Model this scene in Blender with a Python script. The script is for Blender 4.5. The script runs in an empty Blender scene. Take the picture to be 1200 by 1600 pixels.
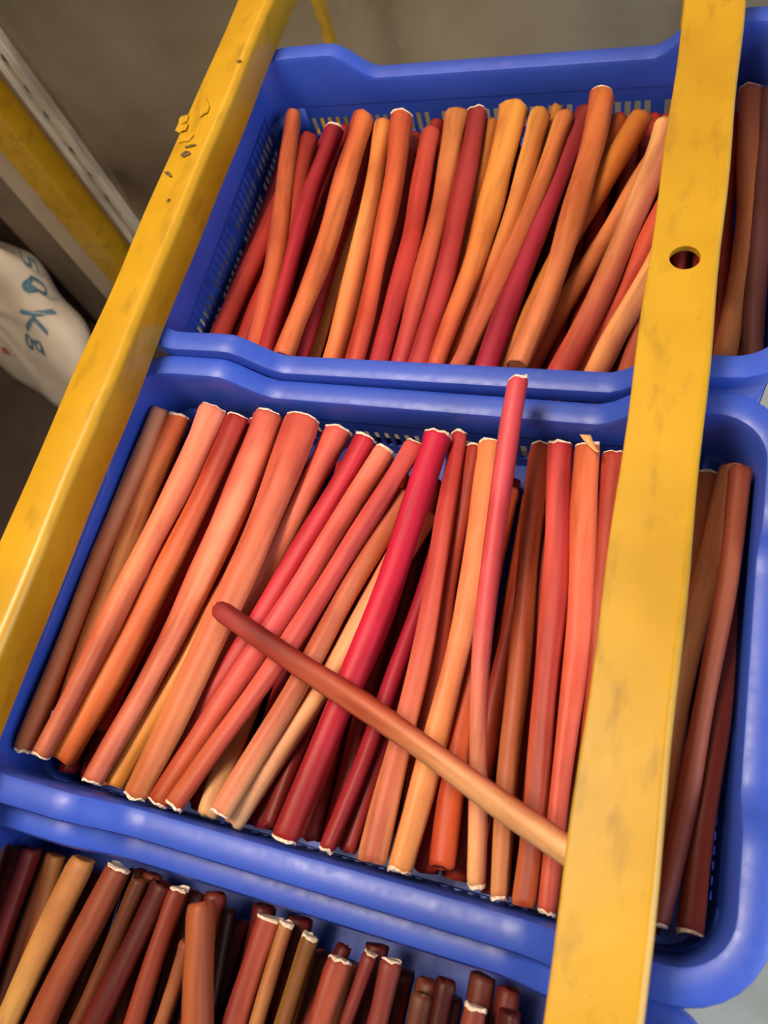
import bpy, bmesh, math, random
from mathutils import Vector, Matrix
random.seed(11)
S = bpy.context.scene
COL = S.collection
# ---------------------------------------------------------------- camera
cam_data = bpy.data.cameras.new('camera')
cam = bpy.data.objects.new('camera', cam_data); COL.objects.link(cam)
right = Vector((.9424, .2311, -.2419)); fwd = Vector((-.3128, .3482, -.8837)).normalized()
right = (right - fwd*right.dot(fwd)).normalized(); up = right.cross(fwd)
cam.matrix_world = Matrix.Translation((.1724, .0651, .5208)) @ Matrix((right, up, -fwd)).transposed().to_4x4()
cam_data.sensor_fit = 'VERTICAL'; cam_data.sensor_height = 36
cam_data.lens = 1196.5*36/1600
cam_data.clip_start = .01
cam_data.dof.use_dof = True; cam_data.dof.focus_distance = .66; cam_data.dof.aperture_fstop = 7.0
S.camera = cam
# ---------------------------------------------------------------- light
W = bpy.data.worlds.new('world'); S.world = W; W.use_nodes = True
bg = W.node_tree.nodes['Background']; bg.inputs[0].default_value = (.80, .86, 1, 1); bg.inputs[1].default_value = .28
def area(name, loc, target, size, power, col):
    d = bpy.data.lights.new(name, 'AREA'); d.shape = 'RECTANGLE'; d.size, d.size_y = size; d.energy = power; d.color = col
    o = bpy.data.objects.new(name, d); COL.objects.link(o); o.location = loc
    o.rotation_euler = (Vector(target) - Vector(loc)).to_track_quat('-Z', 'Y').to_euler()
    return o
area('ceiling_lamp_light', (-.42, .30, 1.55), (-.1, .25, 0), (.75, .42), 38, (1, .83, .64))
area('doorway_daylight', (1.9, -.1, .6), (.3, .1, -.5), (.9, 1.6), 42, (.72, .86, 1))
S.view_settings.view_transform = 'Standard'; S.view_settings.look = 'None'
S.view_settings.gamma = 1; S.view_settings.use_curve_mapping = False
S.view_settings.exposure = -0.16
S.cycles.use_denoising = True
# ---------------------------------------------------------------- helpers
def lin(h):
    c = [int(h[i:i+2], 16)/255 for i in (0, 2, 4)]
    return tuple(x/12.92 if x <= .04045 else ((x+.055)/1.055)**2.4 for x in c)
def tag(o, label=None, cat=None, group=None, kind=None):
    if label: o['label'] = label
    if cat: o['category'] = cat
    if group: o['group'] = group
    if kind: o['kind'] = kind
    return o
def empty(name, loc=(0, 0, 0), rz=0):
    o = bpy.data.objects.new(name, None); COL.objects.link(o); o.location = loc; o.rotation_euler = (0, 0, rz); o.empty_display_size = .02
    return o
def obj(name, me, mat=None, parent=None, smooth=False):
    if isinstance(me, bmesh.types.BMesh):
        bm = me; me = bpy.data.meshes.new(name); bm.normal_update(); bm.to_mesh(me); bm.free()
    if mat: me.materials.clear(); me.materials.append(mat)
    if smooth: me.polygons.foreach_set('use_smooth', [True]*len(me.polygons))
    o = bpy.data.objects.new(name, me); COL.objects.link(o)
    if parent: o.parent = parent
    return o
def bx(bm, a, b, bev=0, seg=2):
    n0 = len(bm.verts)
    r = bmesh.ops.create_cube(bm, size=1)
    for v in r['verts']: v.co = Vector([(a[i]+b[i])/2 + v.co[i]*(b[i]-a[i]) for i in range(3)])
    if bev:
        es = list({e for v in r['verts'] for e in v.link_edges})
        bmesh.ops.bevel(bm, geom=es, offset=bev, segments=seg, affect='EDGES', profile=.5)
    return bm
def box(a, b, bev=0, seg=2): return bx(bmesh.new(), a, b, bev, seg)
# ---------------------------------------------------------------- materials
def mat(name, rough=.5, metal=0, spec=.5):
    m = bpy.data.materials.new(name); m.use_nodes = True
    nt = m.node_tree; p = nt.nodes['Principled BSDF']
    p.inputs['Roughness'].default_value = rough; p.inputs['Metallic'].default_value = metal; p.inputs['Specular IOR Level'].default_value = spec
    return m, nt, p
def noise(nt, scale, detail=4, stretch=None, coord='Object', rough=.55, shift=False):
    tc = nt.nodes.new('ShaderNodeTexCoord'); mp = nt.nodes.new('ShaderNodeMapping'); n = nt.nodes.new('ShaderNodeTexNoise')
    nt.links.new(tc.outputs[coord], mp.inputs[0])
    if coord == 'Object' and shift:
        oi = nt.nodes.new('ShaderNodeObjectInfo'); ml = nt.nodes.new('ShaderNodeMath'); ml.operation = 'MULTIPLY'; ml.inputs[1].default_value = 9
        nt.links.new(oi.outputs['Random'], ml.inputs[0]); nt.links.new(ml.outputs[0], mp.inputs['Location'])
    nt.links.new(mp.outputs[0], n.inputs['Vector'])
    if stretch: mp.inputs['Scale'].default_value = stretch
    n.inputs['Scale'].default_value = scale; n.inputs['Detail'].default_value = detail; n.inputs['Roughness'].default_value = rough
    return n.outputs['Fac']
def ramp(nt, fac, stops):
    r = nt.nodes.new('ShaderNodeValToRGB'); nt.links.new(fac, r.inputs[0]); e = r.color_ramp.elements
    while len(e) < len(stops): e.new(.5)
    for k, (pos, c) in enumerate(stops): e[k].position = pos; e[k].color = (*c, 1)
    return r.outputs[0]
def mix(nt, a, b, fac, mode='MIX'):
    m = nt.nodes.new('ShaderNodeMix'); m.data_type = 'RGBA'; m.blend_type = mode
    for s, v in ((0, fac), (6, a), (7, b)):
        if hasattr(v, 'is_linked'): nt.links.new(v, m.inputs[s])
        else: m.inputs[s].default_value = v if s == 0 else (*v, 1)
    return m.outputs[2]
def bump(nt, p, h, strength, dist=.002):
    b = nt.nodes.new('ShaderNodeBump'); b.inputs['Strength'].default_value = strength; b.inputs['Distance'].default_value = dist
    nt.links.new(h, b.inputs['Height']); nt.links.new(b.outputs[0], p.inputs['Normal'])
def simple(name, stops, scale=20, rough=.5, metal=0, bstr=0, stretch=None, spec=.5, detail=4):
    m, nt, p = mat(name, rough, metal, spec)
    n = noise(nt, scale, detail, stretch)
    nt.links.new(ramp(nt, n, stops), p.inputs['Base Color'])
    if bstr: bump(nt, p, n, bstr)
    return m
def stick_material():
    m, nt, p = mat('dried_hide', .50, 0, .28)
    a = nt.nodes.new('ShaderNodeAttribute'); a.attribute_name = 'stain'
    n1 = noise(nt, 75, 4, (1, 1, .10), shift=True); n2 = noise(nt, 16, 3, (1, 1, .6), shift=True); n3 = noise(nt, 900, 2)
    c = mix(nt, a.outputs['Color'], ramp(nt, n1, [(.28, (.52, .38, .36)), (.48, (1, 1, 1)), (.75, (1.22, 1.28, 1.25))]), .8, 'MULTIPLY')
    c = mix(nt, c, ramp(nt, n2, [(.3, (.66, .40, .38)), (.5, (1, 1, 1)), (.72, (1.12, 1.22, 1.25))]), .75, 'MULTIPLY')
    c = mix(nt, c, ramp(nt, n3, [(.35, (.86, .84, .84)), (.6, (1.04, 1.04, 1.04))]), .6, 'MULTIPLY')
    nt.links.new(c, p.inputs['Base Color'])
    p.inputs['Subsurface Weight'].default_value = .0
    bump(nt, p, n1, .35, .0012)
    return m
def yellow_material():
    m, nt, p = mat('yellow_paint', .38, 0, .5)
    n1 = noise(nt, 9, 5); n2 = noise(nt, 60, 6, (1, .35, 1)); n3 = noise(nt, 260, 2)
    c = ramp(nt, n1, [(.3, lin('a87c0a')), (.7, lin('c0921a'))])
    c = mix(nt, c, lin('5c4310'), ramp(nt, n2, [(.54, (0, 0, 0)), (.78, (.6, .55, .55))]))
    c = mix(nt, c, lin('4a3a18'), ramp(nt, n3, [(.72, (0, 0, 0)), (.80, (.5, .5, .5))]))
    nt.links.new(c, p.inputs['Base Color']); bump(nt, p, n2, .18, .001)
    return m
def steel_material():
    m, nt, p = mat('brushed_steel', .30, 1, .5)
    n1 = noise(nt, 3.2, 5); n2 = noise(nt, 40, 4, (1, 1, .05)); n3 = noise(nt, 90, 3)
    c = ramp(nt, n1, [(.3, lin('8f7f6c')), (.7, lin('c0b4a4'))])
    c = mix(nt, c, lin('d8d0c2'), ramp(nt, n3, [(.68, (0, 0, 0)), (.78, (.5, .5, .5))]))
    nt.links.new(c, p.inputs['Base Color'])
    nt.links.new(ramp(nt, n1, [(.3, (.24, .24, .24)), (.7, (.42, .42, .42))]), p.inputs['Roughness'])
    bump(nt, p, n2, .04, .001)
    return m
HIDE = stick_material(); YEL = yellow_material(); STEEL = steel_material()
def plastic():
    m, nt, p = mat('blue_plastic', .45, 0, .55)
    n = noise(nt, 7, 4); n2 = noise(nt, 120, 3)
    nt.links.new(ramp(nt, n, [(.3, lin('2844a6')), (.7, lin('3050ba'))]), p.inputs['Base Color'])
    nt.links.new(ramp(nt, n2, [(.3, (.38, .38, .38)), (.75, (.54, .54, .54))]), p.inputs['Roughness'])
    bump(nt, p, noise(nt, 18, 3), .08, .002)
    return m
BLUE = plastic()
PALE = simple('pale_cut_end', [(.3, lin('c09878')), (.6, lin('ecd8c2'))], 400, .7)
FLOOR = simple('worn_concrete', [(.25, lin('a9a596')), (.5, lin('cfccbf')), (.75, lin('dedbd0'))], 6, .55, detail=8)
WALL = simple('grimy_wall', [(.3, lin('6a5a48')), (.7, lin('8c7c68'))], 4, .8)
CEIL = simple('ceiling_paint', [(.3, lin('b8b0a2')), (.7, lin('c8c0b4'))], 4, .9)
BEIGE = simple('beige_board', [(.3, lin('a8937a')), (.7, lin('bca88e'))], 7, .6, bstr=.1)
DIM = simple('grey_brown_board', [(.3, lin('6a5a48')), (.7, lin('7c6a56'))], 9, .6)
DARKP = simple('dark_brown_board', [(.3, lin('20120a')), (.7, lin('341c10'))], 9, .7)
STRIP = simple('scuffed_white_strip', [(.35, lin('8c8070')), (.6, lin('c0b4a2'))], 30, .5, stretch=(1, 1, .2))
DARK = simple('dark_grime', [(.4, lin('1a120c')), (.6, lin('302218'))], 30, .7)
SACKM = simple('woven_sack', [(.3, lin('b9a894')), (.7, lin('d8cab8'))], 5, .75, bstr=.25)
INK = simple('blue_grey_ink', [(.3, lin('3c5a6a')), (.7, lin('54788a'))], 60, .8)
REDINK = simple('red_ink', [(.3, lin('a0403c')), (.7, lin('b86058'))], 60, .8)
BARE = simple('bare_dark_metal', [(.4, lin('3a2c14')), (.6, lin('6a5426'))], 200, .6)
LAMP, _nt, _p = mat('lamp_glow'); _p.inputs['Emission Color'].default_value = (1, .82, .6, 1); _p.inputs['Emission Strength'].default_value = 8
WHITE = simple('lamp_housing', [(.4, lin('c8c8c4')), (.6, lin('dcdcd8'))], 20, .5)
# ---------------------------------------------------------------- setting
FZ = -.95; WY = 1.10
def struct(name, bm, m): return tag(obj(name, bm, m), kind='structure')
struct('floor', box((-2.6, -2, FZ-.05), (2.6, WY+.1, FZ)), FLOOR)
struct('wall_back', box((-2.6, WY, FZ), (2.6, WY+.1, 1.75)), WALL)
struct('wall_left', box((-2.7, -2, FZ), (-2.6, WY+.1, 1.75)), WALL)
struct('ceiling', box((-2.7, -2, 1.75), (2.6, WY+.1, 1.85)), CEIL)
# steel sheet screwed to the back wall
sh = empty('steel_sheet', (-.2, WY-.006, FZ)); tag(sh, 'scuffed brushed steel sheet standing upright behind the blue crates', 'panel')
obj('sheet', box((-.72, -.004, 0), (1.5, .004, 2.0), .001), STEEL, sh)
# upright strip with rivets beside the sheet
st = empty('riveted_strip', (-.943, WY-.014, FZ)); tag(st, 'scuffed whitish upright strip with dark rivets along the steel sheet', 'trim')
bm = box((-.0225, -.014, 0), (-.008, .014, 2.0), .002); obj('flange', bm, STRIP, st)
bm = box((.006, -.014, 0), (.0225, .014, 2.0), .002); obj('flange', bm, STRIP, st)
obj('groove', box((-.0085, -.002, 0), (.0065, .014, 2.0)), BEIGE, st)
for k in range(30):
    b = bmesh.new(); bmesh.ops.create_uvsphere(b, u_segments=8, v_segments=5, radius=.0075 + .002*random.random())
    for v in b.verts: v.co.y *= .45
    r = obj('rivet', b, DARK, st, True); r.location = (0 + random.uniform(-.003, .003), -.004, .10 + k*.062 + random.uniform(-.01, .01))
yu = empty('yellow_upright', (-1.035, WY, FZ)); tag(yu, 'yellow steel upright bolted to the wall beside the beige board', 'post')
obj('web', box((-.034, -.055, 0), (-.030, -.001, 2.0), .001), YEL, yu)
obj('face', box((-.034, -.060, 0), (.030, -.055, 2.0), .0015), YEL, yu)
obj('web', box((.026, -.055, 0), (.030, -.001, 2.0), .001), YEL, yu)
bb = obj('wall_board', box((-1.166, WY-.03, FZ), (-1.078, WY-.001, 1.2), .004), BEIGE); tag(bb, 'smooth beige board standing between the yellow upright and a dingy one', 'board')
db = obj('wall_board', box((-1.285, WY-.016, FZ), (-1.168, WY-.001, 1.2), .004), DIM); tag(db, 'dingy grey brown board beside the beige one above the sack', 'board')
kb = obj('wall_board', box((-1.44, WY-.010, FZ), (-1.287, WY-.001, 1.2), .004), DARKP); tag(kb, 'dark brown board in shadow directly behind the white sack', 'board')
# lamp on the ceiling
lf = empty('ceiling_lamp', (-.42, .30, 1.75)); tag(lf, 'long white ceiling lamp hanging over the trolley', 'lamp')
obj('housing', box((-.47, -.27, -.10), (.47, .27, 0), .01), WHITE, lf)
obj('diffuser', box((-.45, -.25, -.115), (.45, .25, -.10), .004), LAMP, lf)
# ---------------------------------------------------------------- white sack

mt = obj('floor_shade_sheet', box((-2.2, .36, FZ), (-.42, WY-.012, FZ+.006), .002), simple('dark_floor_shade', [(.3, lin('2c2018')), (.7, lin('443428'))], 8, .7)); tag(mt, 'dark brown sheet standing for shade on the floor under the white sack', 'mat')  # flat dark sheet added to paint the shade on the floor
SX = Vector((.925, -.379, 0)).normalized(); SY = Vector((.166, .405, .899)); SY = (SY - SX*SY.dot(SX)).normalized(); SZ = SX.cross(SY)
SM = Matrix.Translation((-1.546, .907, FZ)) @ Matrix((SX, SY, SZ)).transposed().to_4x4()
sk = empty('grain_sack'); sk.matrix_world = SM
tag(sk, 'bulging white woven sack with blue printed weight leaning by the boards', 'sack')
def smooth_loop(pts, n):
    out = []
    m = len(pts)
    for i in range(m):
        a, b, c, d = (Vector(pts[(i+k-1) % m]) for k in range(4))
        for j in range(n):
            t = j/n
            out.append(.5*((2*b) + (c-a)*t + (2*a-5*b+4*c-d)*t*t + (3*b-a-3*c+d)*t**3))
    return out
LOOP = smooth_loop([(-.45, 0), (0, -.005), (.36, 0), (.43, .09), (.405, .235), (.30, .325), (.222, .41), (.05, .51), (-.2, .62), (-.48, .60), (-.55, .3)], 6)
CEN = Vector((.06, .28))
bm = bmesh.new(); rings = []
for s_, z_ in ((.12, .022), (.3, .020), (.5, .016), (.68, .010), (.82, .003), (.92, -.007), (.98, -.022), (1, -.04), (.97, -.07), (.85, -.10), (.5, -.11)):
    rings.append([bm.verts.new((*(CEN + (q-CEN)*s_), z_ + .006*math.sin(q.x*31+s_*9)*math.sin(q.y*23+s_*5)*(s_ > .25))) for q in LOOP])
N = len(LOOP)
for a, b in zip(rings, rings[1:]):
    for i in range(N): bm.faces.new((a[i], b[i], b[(i+1) % N], a[(i+1) % N]))
bm.faces.new(rings[0]); bm.faces.new(list(reversed(rings[-1])))
bmesh.ops.recalc_face_normals(bm, faces=bm.faces)
INV = SM.inverted(); FRONT = {v for r in rings[:6] for v in r}; MID = {v for r in rings[6:9] for v in r}
for v in bm.verts:
    w = SM @ v.co
    w.z = max(w.z, FZ + .002); w.y = min(w.y, WY - (.10 if v in FRONT else .075 if v in MID else .034))
    v.co = INV @ w
from mathutils.bvhtree import BVHTree
bm.normal_update(); TREE = BVHTree.FromBMesh(bm)
obj('body', bm, SACKM, sk, True)
def on_sack(x, y):
    hit = TREE.ray_cast(Vector((x, y, .5)), Vector((0, 0, -1)))[0]
    return hit.z + .0034 if hit else None
def ink(ch, size, along, drop):
    fc = bpy.data.curves.new('printed_character', 'FONT'); fc.body = ch; fc.size = size; fc.offset = .0002; fc.resolution_u = 5
    fo = bpy.data.objects.new('printed_character', fc); COL.objects.link(fo)
    bpy.context.view_layer.update()
    tm = bpy.data.meshes.new_from_object(fo.evaluated_get(bpy.context.evaluated_depsgraph_get()))
    bpy.data.objects.remove(fo)
    bm = bmesh.new(); bm.from_mesh(tm); bmesh.ops.triangulate(bm, faces=bm.faces); bmesh.ops.subdivide_edges(bm, edges=bm.edges, cuts=5)
    for v in bm.verts:
        x, y = .250 + v.co.y + .15*(along + v.co.x), .440 - along - v.co.x
        z = on_sack(x, y)
        v.co = (x, y, z if z is not None else -.04)
    obj('printed_character', bm, INK, sk)
for ch, al in (('5', 0), ('0', .056), ('K', .122), ('g', .192)): ink(ch, .094, al, 0)
for (x, y, w_, h_) in ((.13, .262, .05, .028), (.12, .235, .03, .012), (.125, .14, .045, .02)):
    bm = bmesh.new(); vs = [bm.verts.new((x+a*w_/2, y+b*h_/2+a*.006, on_sack(x, y) or 0)) for a, b in ((-1, -1), (1, -1), (.8, 1), (-1, .8))]; bm.faces.new(vs)
    obj('red_print', bm, REDINK, sk)
# ---------------------------------------------------------------- blue crates
CW, CD, CH, RW, RO = .578, .40, .115, .022, .055
def sstep(t): t = max(0, min(1, t)); return t*t*(3-2*t)
def dip(x, y):
    if abs(abs(y - CD/2) - CD/2) < .03:                    # long sides: lowered middle
        a = x + .022
        return .030*min(sstep((x+.202)/.050), sstep((.176-x)/.045))
    return .018*min(sstep((y-.095)/.03), sstep((CD-.095-y)/.03))
def rr_path():
    pts = []
    x0, x1 = -CW/2 - .016, CW/2 - .016
    def seg(a, b, n, nrm):
        for i in range(n): t = i/n; pts.append((a[0]+(b[0]-a[0])*t, a[1]+(b[1]-a[1])*t, *nrm))
    def arc(cx, cy, a0):
        for i in range(8): t = math.radians(a0 + 90*i/8); pts.append((cx+RO*math.cos(t), cy+RO*math.sin(t), math.cos(t), math.sin(t)))
    seg((x0+RO, 0), (x1-RO, 0), 44, (0, -1)); arc(x1-RO, RO, -90)
    seg((x1, RO), (x1, CD-RO), 26, (1, 0)); arc(x1-RO, CD-RO, 0)
    seg((x1-RO, CD), (x0+RO, CD), 44, (0, 1)); arc(x0+RO, CD-RO, 90)
    seg((x0, CD-RO), (x0, RO), 26, (-1, 0)); arc(x0+RO, RO, 180)
    return pts
PATH = rr_path()
PROF = [(RW, -.062), (RW, -.006), (RW-.002, -.0015), (RW-.0055, 0), (.0045, 0), (.0012, -.0015), (0, -.005), (0, -.016), (.0028, -.016), (.0028, -.0042), (RW-.004, -.0042), (RW-.0045, -.062)]
def rim_mesh():
    bm = bmesh.new(); R = []
    for (x, y, nx, ny) in PATH:
        d = dip(x, y)
        R.append([bm.verts.new((x - nx*o, y - ny*o, z - (d if z > -.05 else 0))) for o, z in PROF])
    n, m = len(R), len(PROF)
    for i in range(n):
        for j in range(m): bm.faces.new((R[i][j], R[(i+1) % n][j], R[(i+1) % n][(j+1) % m], R[i][(j+1) % m]))
    bmesh.ops.recalc_face_normals(bm, faces=bm.faces)
    me = bpy.data.meshes.new('rim'); bm.to_mesh(me); bm.free(); return me
def wall_mesh(L, groups, zs):
    """slotted wall: length L along x, z from -CH to -.060, real openings, 3 mm thick along y"""
    xs = [0]; holes = set(); pitch = .0098; sw = .0060
    g0 = (L - groups*7*pitch - (groups-1)*.010)/2
    x = g0
    cells = []
    for g in range(groups):
        for k in range(7): cells.append((x, x+sw)); x += pitch
        x += .010
    for a, b in cells: xs += [a, b]
    xs.append(L); nz = len(zs)-1
    bm = bmesh.new()
    solid = lambda i, j: 0 <= i < len(xs)-1 and 0 <= j < nz and not (i % 2 == 1 and j in (1, 3) and j < nz-1 and not (nz == 5 and j == 3 and zs[4]-zs[3] < .002))
    V = {}
    def v(i, j, k):
        if (i, j, k) not in V: V[i, j, k] = bm.verts.new((xs[i], -.0015+.003*k, zs[j]))
        return V[i, j, k]
    for i in range(len(xs)-1):
        for j in range(nz):
            if not solid(i, j): continue
            bm.faces.new((v(i, j, 0), v(i+1, j, 0), v(i+1, j+1, 0), v(i, j+1, 0)))
            bm.faces.new((v(i, j, 1), v(i, j+1, 1), v(i+1, j+1, 1), v(i+1, j, 1)))
            if not solid(i-1, j): bm.faces.new((v(i, j, 0), v(i, j+1, 0), v(i, j+1, 1), v(i, j, 1)))
            if not solid(i+1, j): bm.faces.new((v(i+1, j, 0), v(i+1, j, 1), v(i+1, j+1, 1), v(i+1, j+1, 0)))
            if not solid(i, j-1): bm.faces.new((v(i, j, 0), v(i, j, 1), v(i+1, j, 1), v(i+1, j, 0)))
            if not solid(i, j+1): bm.faces.new((v(i, j+1, 0), v(i+1, j+1, 0), v(i+1, j+1, 1), v(i, j+1, 1)))
    me = bpy.data.meshes.new('side_wall'); bm.normal_update(); bm.to_mesh(me); bm.free(); return me
RI = RO - RW
LONG, SHORT = CW - 2*RO, CD - 2*RO
def corner_mesh():
    bm = bmesh.new(); R = []
    for i in range(9):
        t = math.radians(90*i/8)
        R.append([bm.verts.new((r*math.cos(t), r*math.sin(t), z)) for r, z in ((RI, -CH), (RI, -.060), (RI+.003, -.060), (RI+.003, -CH))])
    for i in range(8):
        for j in range(4): bm.faces.new((R[i][j], R[i+1][j], R[i+1][(j+1) % 4], R[i][(j+1) % 4]))
    bm.faces.new(R[0]); bm.faces.new(list(reversed(R[-1])))
    bmesh.ops.recalc_face_normals(bm, faces=bm.faces)
    me = bpy.data.meshes.new('corner'); bm.to_mesh(me); bm.free(); return me
def base_mesh():
    return box((-CW/2-.016+RW, RW, -CH-.003), (CW/2-.016-RW, CD-RW, -CH), .0)
MR, ML, MS, MC = rim_mesh(), wall_mesh(LONG, 6, [-CH, -.100, -.076, -.060]), wall_mesh(SHORT, 4, [-CH, -.106, -.084, -.076, -.048, -.044]), corner_mesh()
ML2 = wall_mesh(SHORT, 4, [-CH, -.108, -.101, -.096, -.095, -.044])
MR.polygons.foreach_set('use_smooth', [True]*len(MR.polygons)); MR.set_sharp_from_angle(angle=math.radians(38))
def crate(loc, rz, label):
    c = empty('plastic_crate', loc, rz); tag(c, label, 'crate', 'blue crates on the trolley')
    obj('rim', MR, BLUE, c)
    x0, x1 = -CW/2-.016, CW/2-.016; g = RW - .0015
    for me, p, a in ((ML, (x0+RO, g, 0), 0), (ML, (x0+RO, CD-g, 0), 0), (MS, (x0+g, RO, 0), 90), (ML2, (x1-g, RO, 0), 90)):
        o = obj('side_wall', me, BLUE, c); o.location = p; o.rotation_euler.z = math.radians(a)
    for p, a in (((x1-RO, RO), 270), ((x1-RO, CD-RO), 0), ((x0+RO, CD-RO), 90), ((x0+RO, RO), 180)):
        o = obj('corner', MC, BLUE, c, True); o.location = (*p, 0); o.rotation_euler.z = math.radians(a)
    obj('base', base_mesh(), BLUE, c)
    return c
crate((0, 0, 0), 0, 'blue crate in the middle of the row with a stick lying across')
crate((.006, .402, .009), .011, 'blue slotted crate at the steel sheet end of the row')
crate((-.010, -.397, -.027), 0, 'blue crate lapped under the middle one, holding sticks darkened for shade')
# ---------------------------------------------------------------- yellow trolley
tr = empty('trolley', (0, 0, FZ)); tag(tr, 'yellow steel trolley whose chipped and drilled rails pass over the crates', 'trolley')
def part(name, bm, m, parent=tr, smooth=False):
    o = obj(name, bm, m, parent, smooth); o.location = (0, 0, -FZ) if parent is tr else (0, 0, 0); return o
def angle_mesh(prof, y0, y1, n=60, hole=None):
    bm = bmesh.new(); R = []
    for k in range(n+1):
        y = y0 + (y1-y0)*k/n
        R.append([bm.verts.new((x + .0006*math.sin(y*37+x*90), y, z + .0005*math.sin(y*23+x*60))) for x, z in prof])
    m = len(prof)
    for k in range(n):
        for j in range(m): bm.faces.new((R[k][j], R[k][(j+1) % m], R[k+1][(j+1) % m], R[k+1][j]))
    bm.faces.new(list(reversed(R[0]))); bm.faces.new(R[-1])
    bmesh.ops.recalc_face_normals(bm, faces=bm.faces)
    return bm
def arcp(cx, cz, r, a0, a1, n=6): return [(cx+r*math.cos(math.radians(a0+(a1-a0)*i/n)), cz+r*math.sin(math.radians(a0+(a1-a0)*i/n))) for i in range(n+1)]
RZ = .050
xl0, xl1 = -.301, -.2605
PL = [(xl0, RZ-.004), *arcp(xl0+.0015, RZ-.0015, .0015, 180, 90, 2), *arcp(xl1-.008, RZ-.008, .008, 90, 0, 8), (xl1, .0125), (xl1-.002, .0112), (xl1-.004, .0125), *arcp(xl1-.008, RZ-.008, .004, 0, 90, 4)]
rail_l = part('rail', angle_mesh(PL, -.55, .975), YEL, smooth=True); rail_l['label'] = 'chipped angle rail along the crate ends'
xr0, xr1 = .1575, .2065
PR = [(xr0, RZ-.005), *arcp(xr0+.0015, RZ-.0015, .0015, 180, 90, 2), *arcp(xr1-.005, RZ-.005, .005, 90, 0, 5), (xr1, .012), (xr1-.002, .0105), (xr1-.004, .012), *arcp(xr1-.007, RZ-.0075, .0025, 0, 90, 3)]
rail_r = part('rail', angle_mesh(PR, -.55, .975), YEL, smooth=False); rail_r['label'] = 'drilled angle rail above the crates'
cb = bmesh.new(); bmesh.ops.create_cone(cb, cap_ends=True, segments=28, radius1=.0108, radius2=.0108, depth=.06)
for v in cb.verts: v.co += Vector((.1822, .4775, RZ))
cut = obj('cutter', cb); md = rail_r.modifiers.new('hole', 'BOOLEAN'); md.object = cut; md.solver = 'EXACT'
cut.location = (0, 0, 0); bpy.context.view_layer.update()
nm = bpy.data.meshes.new_from_object(rail_r.evaluated_get(bpy.context.evaluated_depsgraph_get()))
rail_r.modifiers.clear(); rail_r.data = nm; bpy.data.objects.remove(cut)
for pl in rail_l.data.polygons: pl.use_smooth = True
# chipped paint on the thin rail: flakes standing off and bare patches
def flake(x, y, w, l, lift, rz, m, name):
    bm = bmesh.new(); n = 9; c = bm.verts.new((0, 0, lift*.4)); r = []
    for i in range(n):
        a = 2*math.pi*i/n; k = random.uniform(.6, 1.1)
        r.append(bm.verts.new((w/2*k*math.cos(a), l/2*k*math.sin(a), lift*random.uniform(0, 1))))
    for i in range(n): bm.faces.new((c, r[i], r[(i+1) % n]))
    ext = bmesh.ops.extrude_face_region(bm, geom=bm.faces[:])
    for v in [g for g in ext['geom'] if isinstance(g, bmesh.types.BMVert)]: v.co.z -= .0008
    bmesh.ops.recalc_face_normals(bm, faces=bm.faces)
    o = obj(name, bm, m, rail_l); o.location = (x, y, RZ + .0012); o.rotation_euler.z = rz
for (x, y, w, l, lf, a) in ((-.3015, .640, .013, .016, .002, .3), (-.2985, .628, .014, .018, .0016, .9), (-.289, .615, .018, .014, .0009, .5), (-.284, .655, .014, .03, .0008, .3)):
    flake(x, y, w, l, lf, a, YEL, 'paint_flake')
for (x, y, w, l, a) in ((-.282, .594, .012, .008, .5), (-.291, .568, .004, .016, 1.0), (-.281, .604, .016, .003, .2), (-.279, .535, .004, .004, 0), (-.268, .83, .004, .004, 0), (-.266, .72, .005, .004, 0)):
    flake(x, y, w, l, .0003, a, BARE, 'bare_patch')
# rest of the frame: cross members, legs, lower rails and shelf trays
part('cross_member', box((xl0, .976, .008), (xr1, 1.012, RZ), .003), YEL)
part('cross_member', box((xl0, -.590, .008), (xr1, -.551, RZ), .003), YEL)
for x in (-.3005, .150):
    for y in (.9765, -.57):
        part('leg', box((x, y, FZ-0), (x+.012 if x < 0 else x+.035, y+.018, .010), .002), YEL)
for x in (-.288, .170):
    part('lower_rail', box((x, -.56, -.180), (x+.03, .98, -.150), .002), YEL)
for (y0, y1, z) in ((-.396, .002, -.1455), (.006, .398, -.1185), (.408, .800, -.1095)):
    part('shelf_tray', box((-.286, y0+.002, -.1495), (.236, y1-.002, z), .001), STEEL)
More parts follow.
